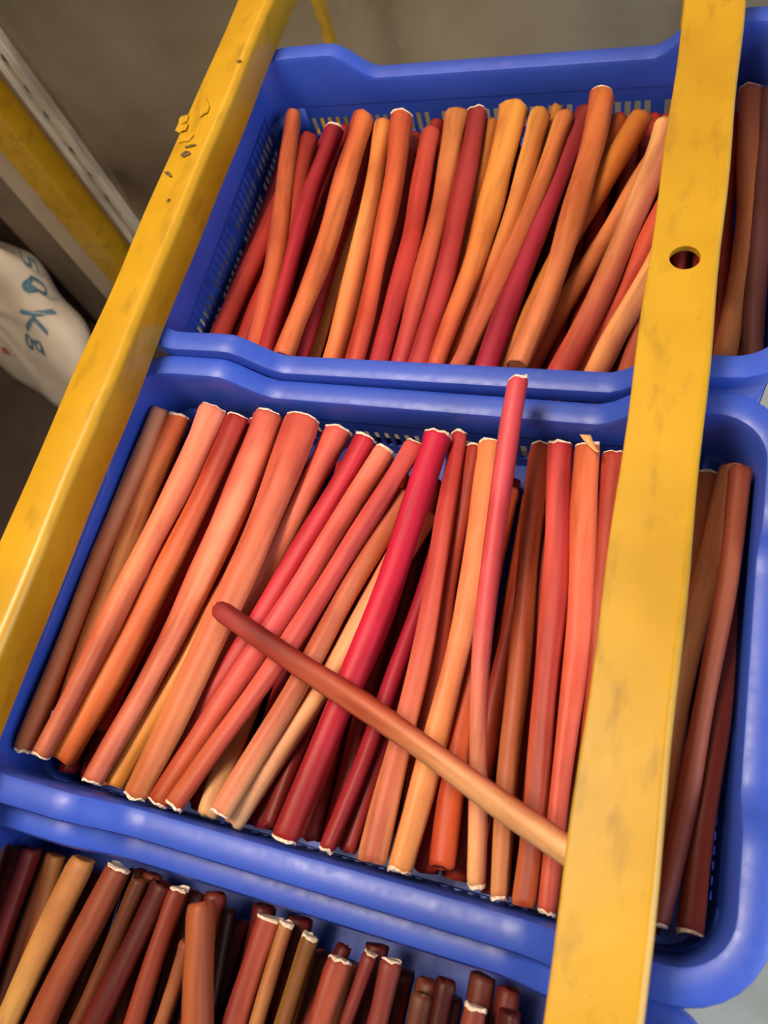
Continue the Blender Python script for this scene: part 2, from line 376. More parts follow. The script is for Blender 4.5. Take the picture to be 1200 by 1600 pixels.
# ---------------------------------------------------------------- dried sticks
# crate 0 middle, 1 at the steel sheet, 2 lapped under the middle one, 3 across the top; on top or buried; ends and bend in 0.1 mm, radii in 0.01 mm
DATA = [
(0,1,(-2718,3600,-393),(-2686,380,-304),920,855,((204,132,96),(204,120,80),(184,100,60)),30,0,1,0,'brown stick with orange sheen'),
(0,1,(-2704,3600,-628),(-2704,757,-487),1059,909,((192,104,68),(168,64,40),(152,56,42)),40,1,0,0,'reddish brown stick with torn tip'),
(0,1,(-2559,3600,-487),(-2539,756,-424),1045,916,((220,108,64),(228,156,96),(192,108,72)),60,1,0,0,'orange stick with pale middle'),
(0,1,(-2146,3658,-377),(-2499,380,-255),1301,899,((216,116,90),(217,119,79),(168,88,60)),-30,1,1,0,'smooth salmon stick'),
(0,1,(-1911,3642,-455),(-2407,380,-437),1003,1106,((160,44,44),(208,106,56),(200,106,38)),-40,1,0,0,'stick red above and orange below'),
(0,1,(-1832,3710,-627),(-2385,684,-666),900,913,((168,48,52),(184,64,52),(168,60,48)),20,1,0,0,'narrow red stick'),
(0,1,(-1625,3710,-502),(-2021,291,-353),1474,933,((216,112,92),(221,127,92),(180,94,70)),-80,1,1,0,'wide salmon stick with flared tip'),
(0,1,(-1362,2833,-673),(-1924,306,-518),1120,1040,((208,120,80),(220,138,80),(216,148,64)),20,0,0,0,'golden orange stick tucked under its neighbour'),
(0,1,(-1260,3681,-453),(-1647,270,-363),1563,960,((207,95,76),(217,128,88),(192,122,68)),-70,1,1,0,'wide peach stick with blunt tip'),
(0,1,(-944,3685,-603),(-1577,681,-725),1207,937,((204,82,72),(213,120,90),(168,76,52)),40,1,0,0,'short peach stick with knotty tip'),
(0,1,(-636,3587,-518),(-1683,284,-557),1014,801,((176,36,52),(192,48,60),(160,64,48)),-50,1,0,0,'dark red stick'),
(0,1,(-433,3469,-520),(-1461,270,-400),1156,809,((220,112,88),(200,72,76),(176,84,44)),-30,1,1,0,'stick pink above and rust below'),
(0,1,(-148,3523,-422),(-1264,292,-340),868,845,((204,88,80),(208,86,80),(176,90,52)),-40,1,1,0,'coral stick slanting more than its neighbours'),
(0,1,(-1008,3207,-993),(-1050,270,-462),950,846,((184,112,80),(200,138,88),(216,172,116)),40,0,0,0,'short visible tan stick with rounded foot'),
(0,1,(-196,3120,-565),(-872,319,-299),1017,884,((192,104,68),(217,138,98),(220,154,104)),-20,0,1,0,'tan stick with orange top'),
(0,1,(17,2978,-591),(-831,270,-470),1049,921,((200,112,80),(221,148,104),(232,180,132)),-30,0,0,0,'pale tan stick with pointed foot'),
(0,1,(-382,3436,-992),(-587,312,-552),950,600,((112,28,32),(138,32,32),(106,26,24)),20,0,0,0,'thin maroon stick half hidden'),
(0,1,(48,3608,-387),(-368,270,-350),1142,1024,((176,24,56),(190,22,56),(140,32,28)),-60,1,1,0,'broad crimson stick'),
(0,1,(222,3317,-722),(-48,272,-394),950,578,((160,24,52),(152,24,48),(138,34,36)),-40,0,1,0,'thin wine red stick'),
(0,1,(134,3387,-891),(63,292,-528),950,621,((140,26,48),(154,28,48),(152,48,44)),-30,0,0,0,'dark wine stick with pinkish foot'),
(0,1,(181,3710,-503),(289,283,-374),704,947,((200,72,72),(221,112,88),(224,160,106)),-60,1,0,0,'stick thin red above and wide pale below'),
(0,1,(313,3629,-578),(445,578,-658),869,692,((152,48,31),(168,60,44),(160,68,40)),20,1,0,0,'rusty red stick sunk between two'),
(0,1,(484,3638,-513),(475,270,-399),1011,850,((208,120,72),(224,132,88),(208,138,80)),-80,1,1,0,'orange stick with honey foot'),
(0,1,(648,3372,-857),(754,356,-443),950,980,((184,80,48),(196,92,52),(192,80,44)),30,0,0,0,'rust orange stick with bulging foot'),
(0,1,(732,3896,120),(1003,310,-460),827,671,((200,76,84),(208,80,88),(216,164,112)),100,1,1,0,'long pinkish red stick leaning over the rim'),
(0,1,(894,3703,-598),(1165,270,-463),949,703,((164,74,44),(180,96,60),(200,144,88)),20,1,1,0,'brown orange stick with light foot'),
(0,1,(1055,3693,-505),(1329,270,-400),986,727,((192,64,64),(208,90,72),(184,104,60)),-40,1,0,0,'brick red stick'),
(0,1,(1268,3691,-502),(1473,270,-382),1024,597,((208,106,64),(216,96,74),(168,68,48)),-50,1,1,0,'knobbly orange stick with frayed tip'),
(0,1,(1475,3654,-547),(1680,270,-427),865,677,((168,60,44),(168,64,44),(152,64,44)),20,1,1,1,'rust stick partly under the drilled rail'),
(0,1,(1830,3647,-547),(1906,270,-427),899,702,((160,80,44),(160,80,44),(136,64,44)),20,0,0,1,'brown stick under the drilled rail'),
(0,1,(2195,3600,-627),(2140,527,-538),1090,593,((184,104,60),(192,112,74),(152,72,44)),20,1,0,1,'rusty brown stick with straight cut tip'),
(0,1,(2383,3600,-479),(2065,380,-389),1067,701,((200,124,76),(236,170,116),(200,116,80)),60,0,0,1,'brown stick with orange middle lightened for rail shade'),  # colour lightened to offset the shade of the drilled rail
(0,1,(2409,3527,-314),(2138,380,-281),809,684,((138,68,48),(156,80,56),(132,56,42)),-40,0,1,1,'dark brown stick'),
(0,1,(2406,3590,-653),(2321,380,-417),843,832,((122,60,44),(140,70,50),(140,70,50)),-40,0,1,1,'chestnut stick with white cut foot'),
(1,1,(-2347,7290,-661),(-2568,4400,-602),950,1155,((159,55,41),(174,55,45),(167,55,45)),0,0,0,0,'red stick in the corner'),
(1,1,(-2514,7524,-402),(-2022,4369,-564),1075,1055,((190,102,60),(182,91,53),(182,76,53)),-60,0,0,0,'orange stick standing alone'),
(1,1,(-2264,7272,-501),(-1844,4325,-643),917,809,((136,41,30),(159,60,38),(152,55,38)),30,0,0,0,'rusty stick sunk behind the others'),
(1,1,(-1931,7297,-418),(-1857,4290,-468),970,924,((133,30,38),(159,34,45),(159,41,45)),40,1,0,0,'crimson stick with white tip'),
(1,1,(-1570,7309,-315),(-1637,4290,-416),1168,1097,((193,100,53),(209,121,68),(197,100,60)),-50,0,0,0,'bright orange stick'),
(1,1,(-1520,7344,-519),(-1582,4315,-602),1026,920,((115,26,26),(144,30,39),(148,32,38)),20,0,0,0,'dark crimson stick in shade'),
(1,1,(-1447,6734,-688),(-1587,4376,-789),802,1052,((197,129,76),(209,146,91),(205,140,91)),0,0,0,0,'pale tan stick deep in a gap'),
(1,1,(-1348,7321,-415),(-1202,4319,-551),1084,1017,((197,121,60),(209,133,76),(205,114,68)),-50,0,0,0,'amber stick'),
(1,1,(-1144,7363,-365),(-922,4293,-456),1148,948,((174,76,45),(193,91,53),(182,68,53)),-40,1,0,0,'red orange stick with square tip'),
(1,1,(-1029,7025,-543),(-859,4308,-621),865,899,((106,26,22),(131,41,28),(140,45,39)),20,0,0,0,'maroon stick low in a gap'),
(1,1,(-818,7218,-429),(-714,4293,-511),1123,995,((159,60,45),(174,53,45),(159,41,49)),-40,0,0,0,'red stick with rounded tip'),
(1,1,(-573,7417,-421),(-532,4340,-573),1187,1044,((182,114,60),(178,85,53),(159,45,53)),-50,0,0,0,'stick orange above and red below'),
(1,1,(-352,7415,-400),(-318,4300,-513),1113,1035,((131,41,41),(159,49,49),(174,60,64)),-50,1,0,0,'dark red stick with white tip'),
(1,1,(-191,7356,-529),(-218,4323,-669),980,893,((174,106,45),(174,98,45),(159,76,45)),30,0,0,0,'amber brown stick sunk low'),
(1,1,(21,7458,-395),(-139,4290,-442),1293,971,((205,136,60),(205,125,60),(190,83,60)),-60,0,0,0,'golden orange stick'),
(1,1,(312,7353,-397),(-52,4363,-620),1082,967,((205,144,68),(205,133,68),(197,98,68)),-80,0,0,0,'yellowish orange stick'),
(1,1,(428,7592,-556),(129,4430,-658),771,800,((167,106,38),(174,114,53),(182,121,68)),30,0,0,0,'thin golden brown stick'),
(1,1,(575,7294,-376),(41,4307,-474),945,909,((205,136,70),(205,124,72),(197,106,76)),-50,0,0,0,'honey coloured stick'),
(1,1,(746,7487,-485),(315,4290,-437),941,954,((115,34,30),(144,34,53),(152,34,60)),20,0,0,0,'long plum red stick'),
(1,1,(916,7436,-250),(618,4290,-300),1158,1107,((182,95,49),(190,106,60),(197,117,79)),-80,1,0,0,'long orange stick standing proud'),
(1,1,(1078,7358,-512),(420,4406,-789),928,926,((167,87,41),(182,98,41),(159,79,45)),20,0,0,0,'brown orange stick leaning under'),
(1,1,(1305,7285,-403),(364,4293,-612),981,931,((174,106,41),(190,117,45),(174,100,49)),40,0,0,0,'ochre stick leaning strongly'),
(1,1,(1532,7100,-370),(942,4290,-454),1192,1139,((220,167,106),(205,136,91),(174,57,53)),-60,0,0,0,'cream stick turning red below'),
(1,1,(1602,7258,-582),(594,4305,-596),950,951,((182,106,60),(190,114,68),(190,110,68)),20,0,0,0,'tan crossing stick'),
(1,1,(1745,6644,-359),(1067,4354,-627),932,976,((174,70,41),(182,72,53),(186,87,60)),-30,0,0,0,'red orange stick at its edge'),
(1,1,(1840,6252,-387),(1198,4290,-512),851,969,((205,136,76),(209,144,91),(205,133,83)),0,0,0,0,'pale tan stick at its edge'),
(1,1,(1813,7498,-533),(1475,4372,-662),1080,967,((152,68,45),(159,76,45),(159,76,53)),0,0,0,1,'rusty stick under the drilled rail'),
(1,1,(2222,7529,-396),(2229,4438,-559),1067,934,((159,85,60),(186,115,76),(190,125,83)),-100,1,0,1,'pale orange stick with crooked top'),
(1,1,(2335,7600,-526),(2409,4469,-651),769,776,((106,39,34),(121,41,38),(106,38,34)),20,0,0,1,'dark maroon stick'),
(1,1,(2421,7506,-382),(2450,4400,-500),997,874,((87,49,49),(91,51,49),(83,45,45)),20,0,0,1,'greyish brown stick'),
(2,1,(-2967,-340,-792),(-2843,-3433,-792),738,712,((77,27,20),(91,36,24),(91,36,24)),0,0,0,0,'dark brown stick in the corner'),  # this crate's sticks are coloured darker for the viewer's shadow
(2,1,(-2633,-340,-756),(-2550,-3334,-792),777,751,((106,30,27),(132,41,34),(137,49,37)),0,0,0,0,'red stick with dark tip'),
(2,1,(-2421,-334,-818),(-2158,-3455,-853),921,847,((137,89,48),(137,82,49),(118,63,37)),0,0,0,0,'short visible tan stick'),
(2,1,(-2077,-284,-674),(-2502,-3417,-641),998,937,((172,116,63),(178,132,67),(172,123,55)),20,0,0,0,'yellowish tan stick'),
(2,1,(-1784,-269,-707),(-2209,-3240,-668),1083,1015,((118,51,29),(144,72,41),(151,82,44)),30,1,0,0,'rust brown stick'),
(2,1,(-1596,-307,-775),(-2020,-3345,-818),786,712,((106,63,30),(118,72,34),(129,82,37)),0,0,0,0,'dull ochre stick in shade'),
(2,1,(-1375,-288,-746),(-1936,-3360,-698),823,831,((75,20,17),(104,30,20),(106,36,24)),20,0,0,0,'dark mahogany stick'),
(2,1,(-1223,-285,-718),(-1278,-3339,-674),765,774,((120,44,27),(137,58,32),(132,58,32)),20,1,0,0,'rusty red stick'),
(2,1,(-915,-288,-522),(84,-3231,-625),1078,1047,((144,72,37),(158,86,44),(161,91,48)),40,0,0,0,'wide orange stick lying straight'),
(2,1,(-1049,-606,-763),(-1235,-3670,-797),607,644,((137,79,48),(151,92,55),(151,92,55)),0,0,0,0,'thin tan stick beside the wide one'),
(2,1,(-821,-330,-813),(-520,-3512,-946),613,646,((51,13,10),(65,20,15),(65,20,15)),0,0,0,0,'blackish red stick'),
(2,1,(-472,-298,-776),(-640,-3512,-685),914,874,((158,75,55),(168,82,63),(172,96,68)),20,1,0,0,'salmon red stick with white tip'),
(2,1,(-315,-290,-747),(-493,-3346,-713),590,580,((168,110,65),(175,118,72),(172,111,65)),20,1,0,0,'thin tan stick with white tip'),
(2,1,(-108,-325,-705),(-351,-3462,-759),673,659,((144,110,48),(158,120,55),(144,106,48)),20,1,0,0,'olive yellow stick'),
(2,1,(99,-332,-866),(-585,-3343,-822),580,617,((79,20,17),(96,27,27),(96,27,27)),0,0,0,0,'dark red stick behind another'),
(2,1,(169,-380,-622),(-47,-3360,-426),830,809,((158,72,48),(172,92,65),(172,99,68)),20,1,0,0,'short orange red stick with white tip'),
(2,1,(331,-307,-730),(-51,-3411,-782),613,647,((113,41,37),(127,48,40),(120,44,41)),20,1,0,0,'wrinkled maroon stick'),
(2,1,(492,-309,-711),(414,-3411,-711),693,720,((120,51,44),(144,65,53),(144,65,53)),20,1,0,0,'brick red stick'),
(2,1,(743,-447,-738),(609,-3632,-738),637,631,((91,48,27),(96,55,26),(96,55,26)),0,0,0,0,'brown stick'),
(2,1,(882,-328,-774),(876,-3422,-774),641,592,((61,17,12),(70,22,15),(70,22,15)),0,0,0,0,'very dark stick'),
(2,1,(1108,-416,-711),(1139,-3563,-711),704,651,((137,65,48),(151,77,58),(151,77,58)),0,1,0,0,'stick with broad white tip'),
(2,1,(1334,-385,-738),(1579,-3599,-738),699,643,((77,27,22),(91,36,27),(91,36,27)),0,0,0,0,'dark brown stick at its edge'),
(3,1,(-1364,1771,-180),(1715,600,140),767,934,((140,44,48),(176,88,56),(236,188,128)),-20,0,0,0,''),
(0,0,(-2717,3379,-785),(-2538,380,-733),815,855,((124,28,26),),26,0,0,0,''),
(0,0,(-2524,3384,-761),(-2390,380,-857),908,953,((156,44,34),),27,0,0,0,''),
(0,0,(-2172,3371,-824),(-2201,271,-824),839,881,((160,74,48),),-21,0,0,0,''),
(0,0,(-2009,3405,-825),(-2033,305,-768),835,877,((156,44,34),),-19,0,0,0,''),
(0,0,(-1850,3385,-794),(-1843,285,-742),840,882,((160,60,40),),-29,0,0,0,''),
(0,0,(-1656,3401,-763),(-1703,301,-878),920,966,((138,42,34),),4,0,0,0,''),
(0,0,(-1558,3407,-910),(-1481,307,-881),807,847,((156,44,34),),-27,0,0,0,''),
(0,0,(-1402,3376,-862),(-1306,276,-873),866,909,((138,32,24),),5,0,0,0,''),
(0,0,(-1233,3403,-856),(-1128,303,-869),893,937,((160,74,48),),-5,0,0,0,''),
(0,0,(-826,3380,-698),(-870,280,-730),859,902,((149,28,36),),-17,0,0,0,''),
(0,0,(-658,3387,-695),(-699,287,-684),860,903,((124,28,26),),-28,0,0,0,''),
(0,0,(-577,3378,-840),(-693,278,-869),850,893,((124,28,26),),-14,0,0,0,''),
(0,0,(-318,3383,-735),(-329,283,-722),919,965,((156,44,34),),-6,0,0,0,''),
(0,0,(-146,3402,-747),(-151,302,-756),859,902,((138,32,24),),-24,0,0,0,''),
(0,0,(-46,3406,-878),(-9,306,-859),840,882,((160,60,40),),9,0,0,0,''),
(0,0,(309,3403,-881),(213,303,-751),879,922,((124,28,26),),11,0,0,0,''),
(0,0,(479,3408,-892),(392,308,-829),903,948,((156,44,34),),-13,0,0,0,''),
(0,0,(450,3386,-699),(610,286,-716),892,937,((160,60,40),),-14,0,0,0,''),
(0,0,(891,3398,-789),(834,298,-747),868,912,((160,80,48),),15,0,0,0,''),
(0,0,(1038,3370,-720),(1095,270,-647),802,842,((160,60,40),),23,0,0,0,''),
(0,0,(1255,3401,-779),(1105,301,-839),866,909,((124,28,26),),23,0,0,0,''),
(0,0,(1422,3383,-740),(1306,283,-745),910,955,((160,80,48),),-4,0,0,0,''),
(0,0,(1595,3375,-745),(1487,275,-745),873,917,((160,74,48),),-22,0,0,0,''),
(0,0,(1809,3391,-745),(1662,291,-745),836,877,((138,32,24),),-9,0,0,0,''),
(0,0,(1985,3388,-745),(1838,288,-745),894,939,((124,28,26),),-11,0,0,0,''),
(0,0,(2146,3409,-789),(2120,380,-745),809,850,((156,44,34),),25,0,0,0,''),
(0,0,(-2621,3410,-945),(-2607,380,-940),903,948,((149,28,36),),17,0,0,0,''),
(0,0,(-2359,3641,-964),(-2440,541,-1029),912,957,((160,74,48),),-1,0,0,0,''),
(0,0,(-2198,3385,-984),(-2248,285,-987),821,862,((160,60,40),),-21,0,0,0,''),
(0,0,(-2033,3572,-993),(-2022,472,-947),885,930,((138,32,24),),-30,0,0,0,''),
(0,0,(-1861,3389,-959),(-1845,289,-991),863,906,((160,80,48),),1,0,0,0,''),
(0,0,(-1702,3634,-1005),(-1600,534,-1028),918,964,((160,60,40),),8,0,0,0,''),
(0,0,(-1437,3383,-1031),(-1395,283,-1031),894,939,((160,80,48),),4,0,0,0,''),
(0,0,(-1224,3592,-1030),(-1221,492,-1030),847,889,((160,80,48),),-15,0,0,0,''),
(0,0,(-831,3384,-1039),(-1062,284,-1039),810,850,((149,28,36),),-21,0,0,0,''),
(0,0,(-839,3500,-859),(-868,400,-900),824,865,((138,42,34),),18,0,0,0,''),
(0,0,(-703,3373,-946),(-760,273,-1036),840,882,((160,60,40),),-8,0,0,0,''),
(0,0,(-559,3559,-1030),(-548,459,-1030),896,941,((156,44,34),),18,0,0,0,''),
(0,0,(-237,3393,-890),(-264,293,-894),879,923,((160,80,48),),30,0,0,0,''),
(0,0,(-145,3483,-1032),(-150,383,-1032),878,922,((160,60,40),),11,0,0,0,''),
(0,0,(27,3403,-1030),(54,303,-1025),902,947,((160,74,48),),11,0,0,0,''),
(0,0,(220,3582,-1036),(229,482,-1030),837,879,((124,28,26),),-16,0,0,0,''),
(0,0,(384,3410,-1034),(404,310,-1034),861,904,((149,28,36),),28,0,0,0,''),
(0,0,(628,3562,-1034),(602,462,-959),822,863,((160,74,48),),2,0,0,0,''),
(0,0,(829,3385,-946),(770,285,-937),875,919,((149,28,36),),-21,0,0,0,''),
(0,0,(1002,3482,-943),(949,382,-946),872,916,((138,42,34),),-11,0,0,0,''),
(0,0,(1170,3379,-985),(1231,279,-989),907,952,((160,80,48),),17,0,0,0,''),
(0,0,(1326,3620,-943),(1414,520,-945),820,861,((138,32,24),),17,0,0,0,''),
(0,0,(1574,3408,-945),(1580,308,-945),802,842,((160,74,48),),-15,0,0,0,''),
(0,0,(1729,3490,-945),(1812,390,-945),815,855,((156,44,34),),-26,0,0,0,''),
(0,0,(1928,3406,-945),(1986,306,-945),888,932,((160,60,40),),9,0,0,0,''),
(0,0,(2268,3536,-945),(2164,436,-945),883,927,((138,42,34),),13,0,0,0,''),
(1,0,(-2621,7600,-667),(-2664,4549,-766),858,901,((152,70,45),),-26,0,0,0,''),
(1,0,(-2490,7600,-837),(-2494,4529,-803),864,908,((141,26,34),),-12,0,0,0,''),
(1,0,(-2164,7668,-710),(-2290,4568,-674),833,875,((131,30,22),),11,0,0,0,''),
(1,0,(-1995,7663,-756),(-2125,4563,-738),902,947,((148,41,32),),19,0,0,0,''),
(1,0,(-1803,7585,-734),(-1952,4485,-790),906,952,((152,57,38),),-3,0,0,0,''),
(1,0,(-1614,7543,-665),(-1770,4443,-775),840,882,((141,26,34),),-20,0,0,0,''),
(1,0,(-1356,7585,-808),(-1346,4485,-849),837,878,((131,39,32),),9,0,0,0,''),
(1,0,(-1276,7673,-651),(-1232,4573,-722),831,872,((117,26,24),),21,0,0,0,''),
(1,0,(-1107,7501,-726),(-1054,4401,-678),897,942,((131,39,32),),-25,0,0,0,''),
(1,0,(-903,7659,-723),(-877,4559,-781),873,916,((131,30,22),),2,0,0,0,''),
(1,0,(-722,7664,-653),(-710,4564,-692),860,903,((131,30,22),),3,0,0,0,''),
(1,0,(-544,7640,-657),(-544,4540,-751),840,882,((148,41,32),),6,0,0,0,''),
(1,0,(-361,7578,-660),(-385,4478,-692),809,849,((131,30,22),),-16,0,0,0,''),
(1,0,(-129,7502,-728),(-283,4402,-820),801,841,((131,30,22),),12,0,0,0,''),
(1,0,(33,7532,-630),(-100,4432,-796),898,943,((131,39,32),),-12,0,0,0,''),
(1,0,(239,7673,-686),(82,4573,-804),859,902,((141,26,34),),-26,0,0,0,''),
(1,0,(472,7568,-734),(251,4468,-777),895,939,((152,70,45),),12,0,0,0,''),
(1,0,(654,7676,-763),(715,4576,-907),912,957,((141,26,34),),-13,0,0,0,''),
(1,0,(882,7554,-803),(836,4454,-769),839,880,((141,26,34),),7,0,0,0,''),
(1,0,(1044,7674,-752),(1011,4574,-773),873,917,((152,70,45),),11,0,0,0,''),
(1,0,(1213,7617,-757),(1188,4517,-777),874,918,((152,57,38),),12,0,0,0,''),
(1,0,(1384,7637,-752),(1366,4537,-789),892,936,((152,76,45),),9,0,0,0,''),
(1,0,(1550,7639,-741),(1554,4539,-826),829,871,((148,41,32),),21,0,0,0,''),
(1,0,(1817,7621,-758),(1756,4521,-715),909,954,((152,57,38),),-25,0,0,0,''),
(1,0,(1958,7536,-656),(2032,4436,-654),891,935,((131,30,22),),18,0,0,0,''),
(1,0,(2130,7561,-664),(2205,4461,-738),888,933,((131,39,32),),16,0,0,0,''),
(1,0,(-2604,7396,-949),(-2669,4400,-933),806,846,((117,26,24),),-27,0,0,0,''),
(1,0,(-2352,7494,-942),(-2388,4400,-942),885,929,((152,70,45),),10,0,0,0,''),
(1,0,(-2200,7398,-868),(-2223,4298,-888),847,889,((152,57,38),),6,0,0,0,''),
(1,0,(-2034,7594,-927),(-2054,4494,-940),901,946,((141,26,34),),16,0,0,0,''),
(1,0,(-1866,7399,-946),(-1869,4299,-946),844,886,((117,26,24),),22,0,0,0,''),
(1,0,(-1577,7603,-847),(-1692,4503,-939),913,959,((148,41,32),),-19,0,0,0,''),
(1,0,(-1447,7399,-949),(-1484,4299,-949),814,855,((131,30,22),),-12,0,0,0,''),
(1,0,(-1229,7572,-924),(-1192,4472,-939),914,960,((131,30,22),),18,0,0,0,''),
(1,0,(-1056,7430,-888),(-1033,4330,-853),842,884,((152,76,45),),-30,0,0,0,''),
(1,0,(-903,7531,-947),(-893,4431,-947),825,867,((141,26,34),),-10,0,0,0,''),
(1,0,(-730,7393,-861),(-728,4293,-886),917,963,((152,57,38),),2,0,0,0,''),
(1,0,(-491,7560,-858),(-552,4460,-933),887,931,((131,30,22),),-29,0,0,0,''),
(1,0,(-260,7396,-906),(-388,4296,-948),816,857,((131,30,22),),6,0,0,0,''),
(1,0,(-97,7572,-905),(-180,4472,-948),820,861,((131,39,32),),-9,0,0,0,''),
(1,0,(60,7428,-928),(-16,4328,-947),831,873,((131,39,32),),-10,0,0,0,''),
(1,0,(225,7607,-909),(185,4507,-944),859,902,((117,26,24),),20,0,0,0,''),
(1,0,(386,7398,-907),(352,4298,-948),817,858,((152,57,38),),13,0,0,0,''),
(1,0,(550,7516,-941),(527,4416,-941),885,929,((148,41,32),),-27,0,0,0,''),
(1,0,(754,7397,-946),(912,4297,-946),835,877,((131,30,22),),23,0,0,0,''),
(1,0,(981,7528,-939),(1100,4428,-939),907,952,((131,30,22),),-13,0,0,0,''),
(1,0,(1152,7411,-923),(1279,4311,-948),809,849,((131,39,32),),-4,0,0,0,''),
(1,0,(1319,7497,-948),(1444,4397,-948),824,865,((152,70,45),),11,0,0,0,''),
(1,0,(1557,7419,-938),(1723,4319,-938),920,966,((148,41,32),),-29,0,0,0,''),
(1,0,(1714,7576,-917),(1886,4476,-898),808,848,((141,26,34),),1,0,0,0,''),
(1,0,(1890,7398,-911),(2061,4298,-839),883,927,((131,30,22),),-26,0,0,0,''),
(1,0,(2045,7659,-855),(2223,4559,-913),862,905,((131,39,32),),10,0,0,0,''),
(2,0,(-2916,-376,-949),(-2928,-3476,-948),872,916,((98,26,20),),-30,0,0,0,''),  # buried sticks here, colour cut down for the same shade
(2,0,(-2747,-389,-945),(-2667,-3489,-945),871,915,((100,46,30),),28,0,0,0,''),
(2,0,(-2560,-351,-945),(-2492,-3451,-950),820,861,((100,49,30),),-1,0,0,0,''),
(2,0,(-2290,-376,-1011),(-2315,-3476,-997),831,873,((78,17,15),),5,0,0,0,''),
(2,0,(-2092,-399,-951),(-2145,-3499,-1019),819,860,((86,25,20),),-20,0,0,0,''),
(2,0,(-1916,-401,-951),(-1976,-3501,-975),874,918,((100,49,30),),-14,0,0,0,''),
(2,0,(-1748,-279,-950),(-1629,-3379,-948),896,940,((78,17,15),),-10,0,0,0,''),
(2,0,(-1583,-279,-944),(-1456,-3379,-945),804,844,((100,46,30),),-30,0,0,0,''),
(2,0,(-1420,-391,-945),(-1285,-3491,-945),827,868,((100,36,24),),-15,0,0,0,''),
(2,0,(-1188,-308,-945),(-1111,-3408,-946),914,960,((100,49,30),),-4,0,0,0,''),
(2,0,(-1009,-269,-945),(-937,-3369,-942),807,847,((100,36,24),),-30,0,0,0,''),
(2,0,(-810,-407,-1006),(-761,-3507,-960),917,963,((78,17,15),),-9,0,0,0,''),
(2,0,(-618,-260,-998),(-617,-3360,-1071),812,852,((86,25,20),),-7,0,0,0,''),
(2,0,(-458,-375,-952),(-384,-3475,-1011),847,889,((98,26,20),),-25,0,0,0,''),
(2,0,(-302,-265,-981),(-202,-3365,-984),812,853,((100,46,30),),-22,0,0,0,''),
(2,0,(-91,-440,-1002),(-31,-3540,-962),838,880,((94,17,21),),10,0,0,0,''),
(2,0,(145,-443,-990),(144,-3543,-943),896,941,((98,26,20),),-10,0,0,0,''),
(2,0,(327,-275,-945),(322,-3375,-944),852,895,((100,49,30),),13,0,0,0,''),
(2,0,(548,-384,-945),(492,-3484,-945),834,876,((94,17,21),),-10,0,0,0,''),
(2,0,(739,-386,-945),(666,-3486,-945),874,917,((78,17,15),),17,0,0,0,''),
(2,0,(910,-445,-945),(840,-3545,-945),850,893,((100,49,30),),21,0,0,0,''),
(2,0,(1106,-262,-945),(1021,-3362,-945),892,936,((94,17,21),),-2,0,0,0,''),
(2,0,(1271,-288,-945),(1260,-3388,-945),818,859,((86,25,20),),2,0,0,0,''),
(2,0,(1600,-455,-945),(1425,-3555,-945),893,937,((100,49,30),),17,0,0,0,''),
(2,0,(1788,-408,-945),(1608,-3508,-945),875,918,((86,25,20),),19,0,0,0,''),
(2,0,(1986,-340,-945),(1790,-3366,-945),831,872,((94,17,21),),7,0,0,0,'')
]
ORD = ['first', 'second', 'third', 'fourth', 'fifth', 'sixth', 'seventh', 'eighth', 'ninth', 'tenth', 'eleventh', 'twelfth', 'thirteenth', 'fourteenth', 'fifteenth', 'sixteenth', 'seventeenth', 'eighteenth', 'nineteenth', 'twentieth', 'twenty-first', 'twenty-second', 'twenty-third', 'twenty-fourth', 'twenty-fifth', 'twenty-sixth', 'twenty-seventh', 'twenty-eighth', 'twenty-ninth', 'thirtieth', 'thirty-first', 'thirty-second', 'thirty-third', 'thirty-fourth', 'thirty-fifth']
WHERE = {0: 'middle crate', 1: 'slotted crate', 2: 'crate of shade-darkened sticks'}
GROUP = {0: 'sticks on top in the middle crate', 1: 'sticks on top in the slotted crate', 2: 'sticks on top in the crate of shade-darkened sticks'}
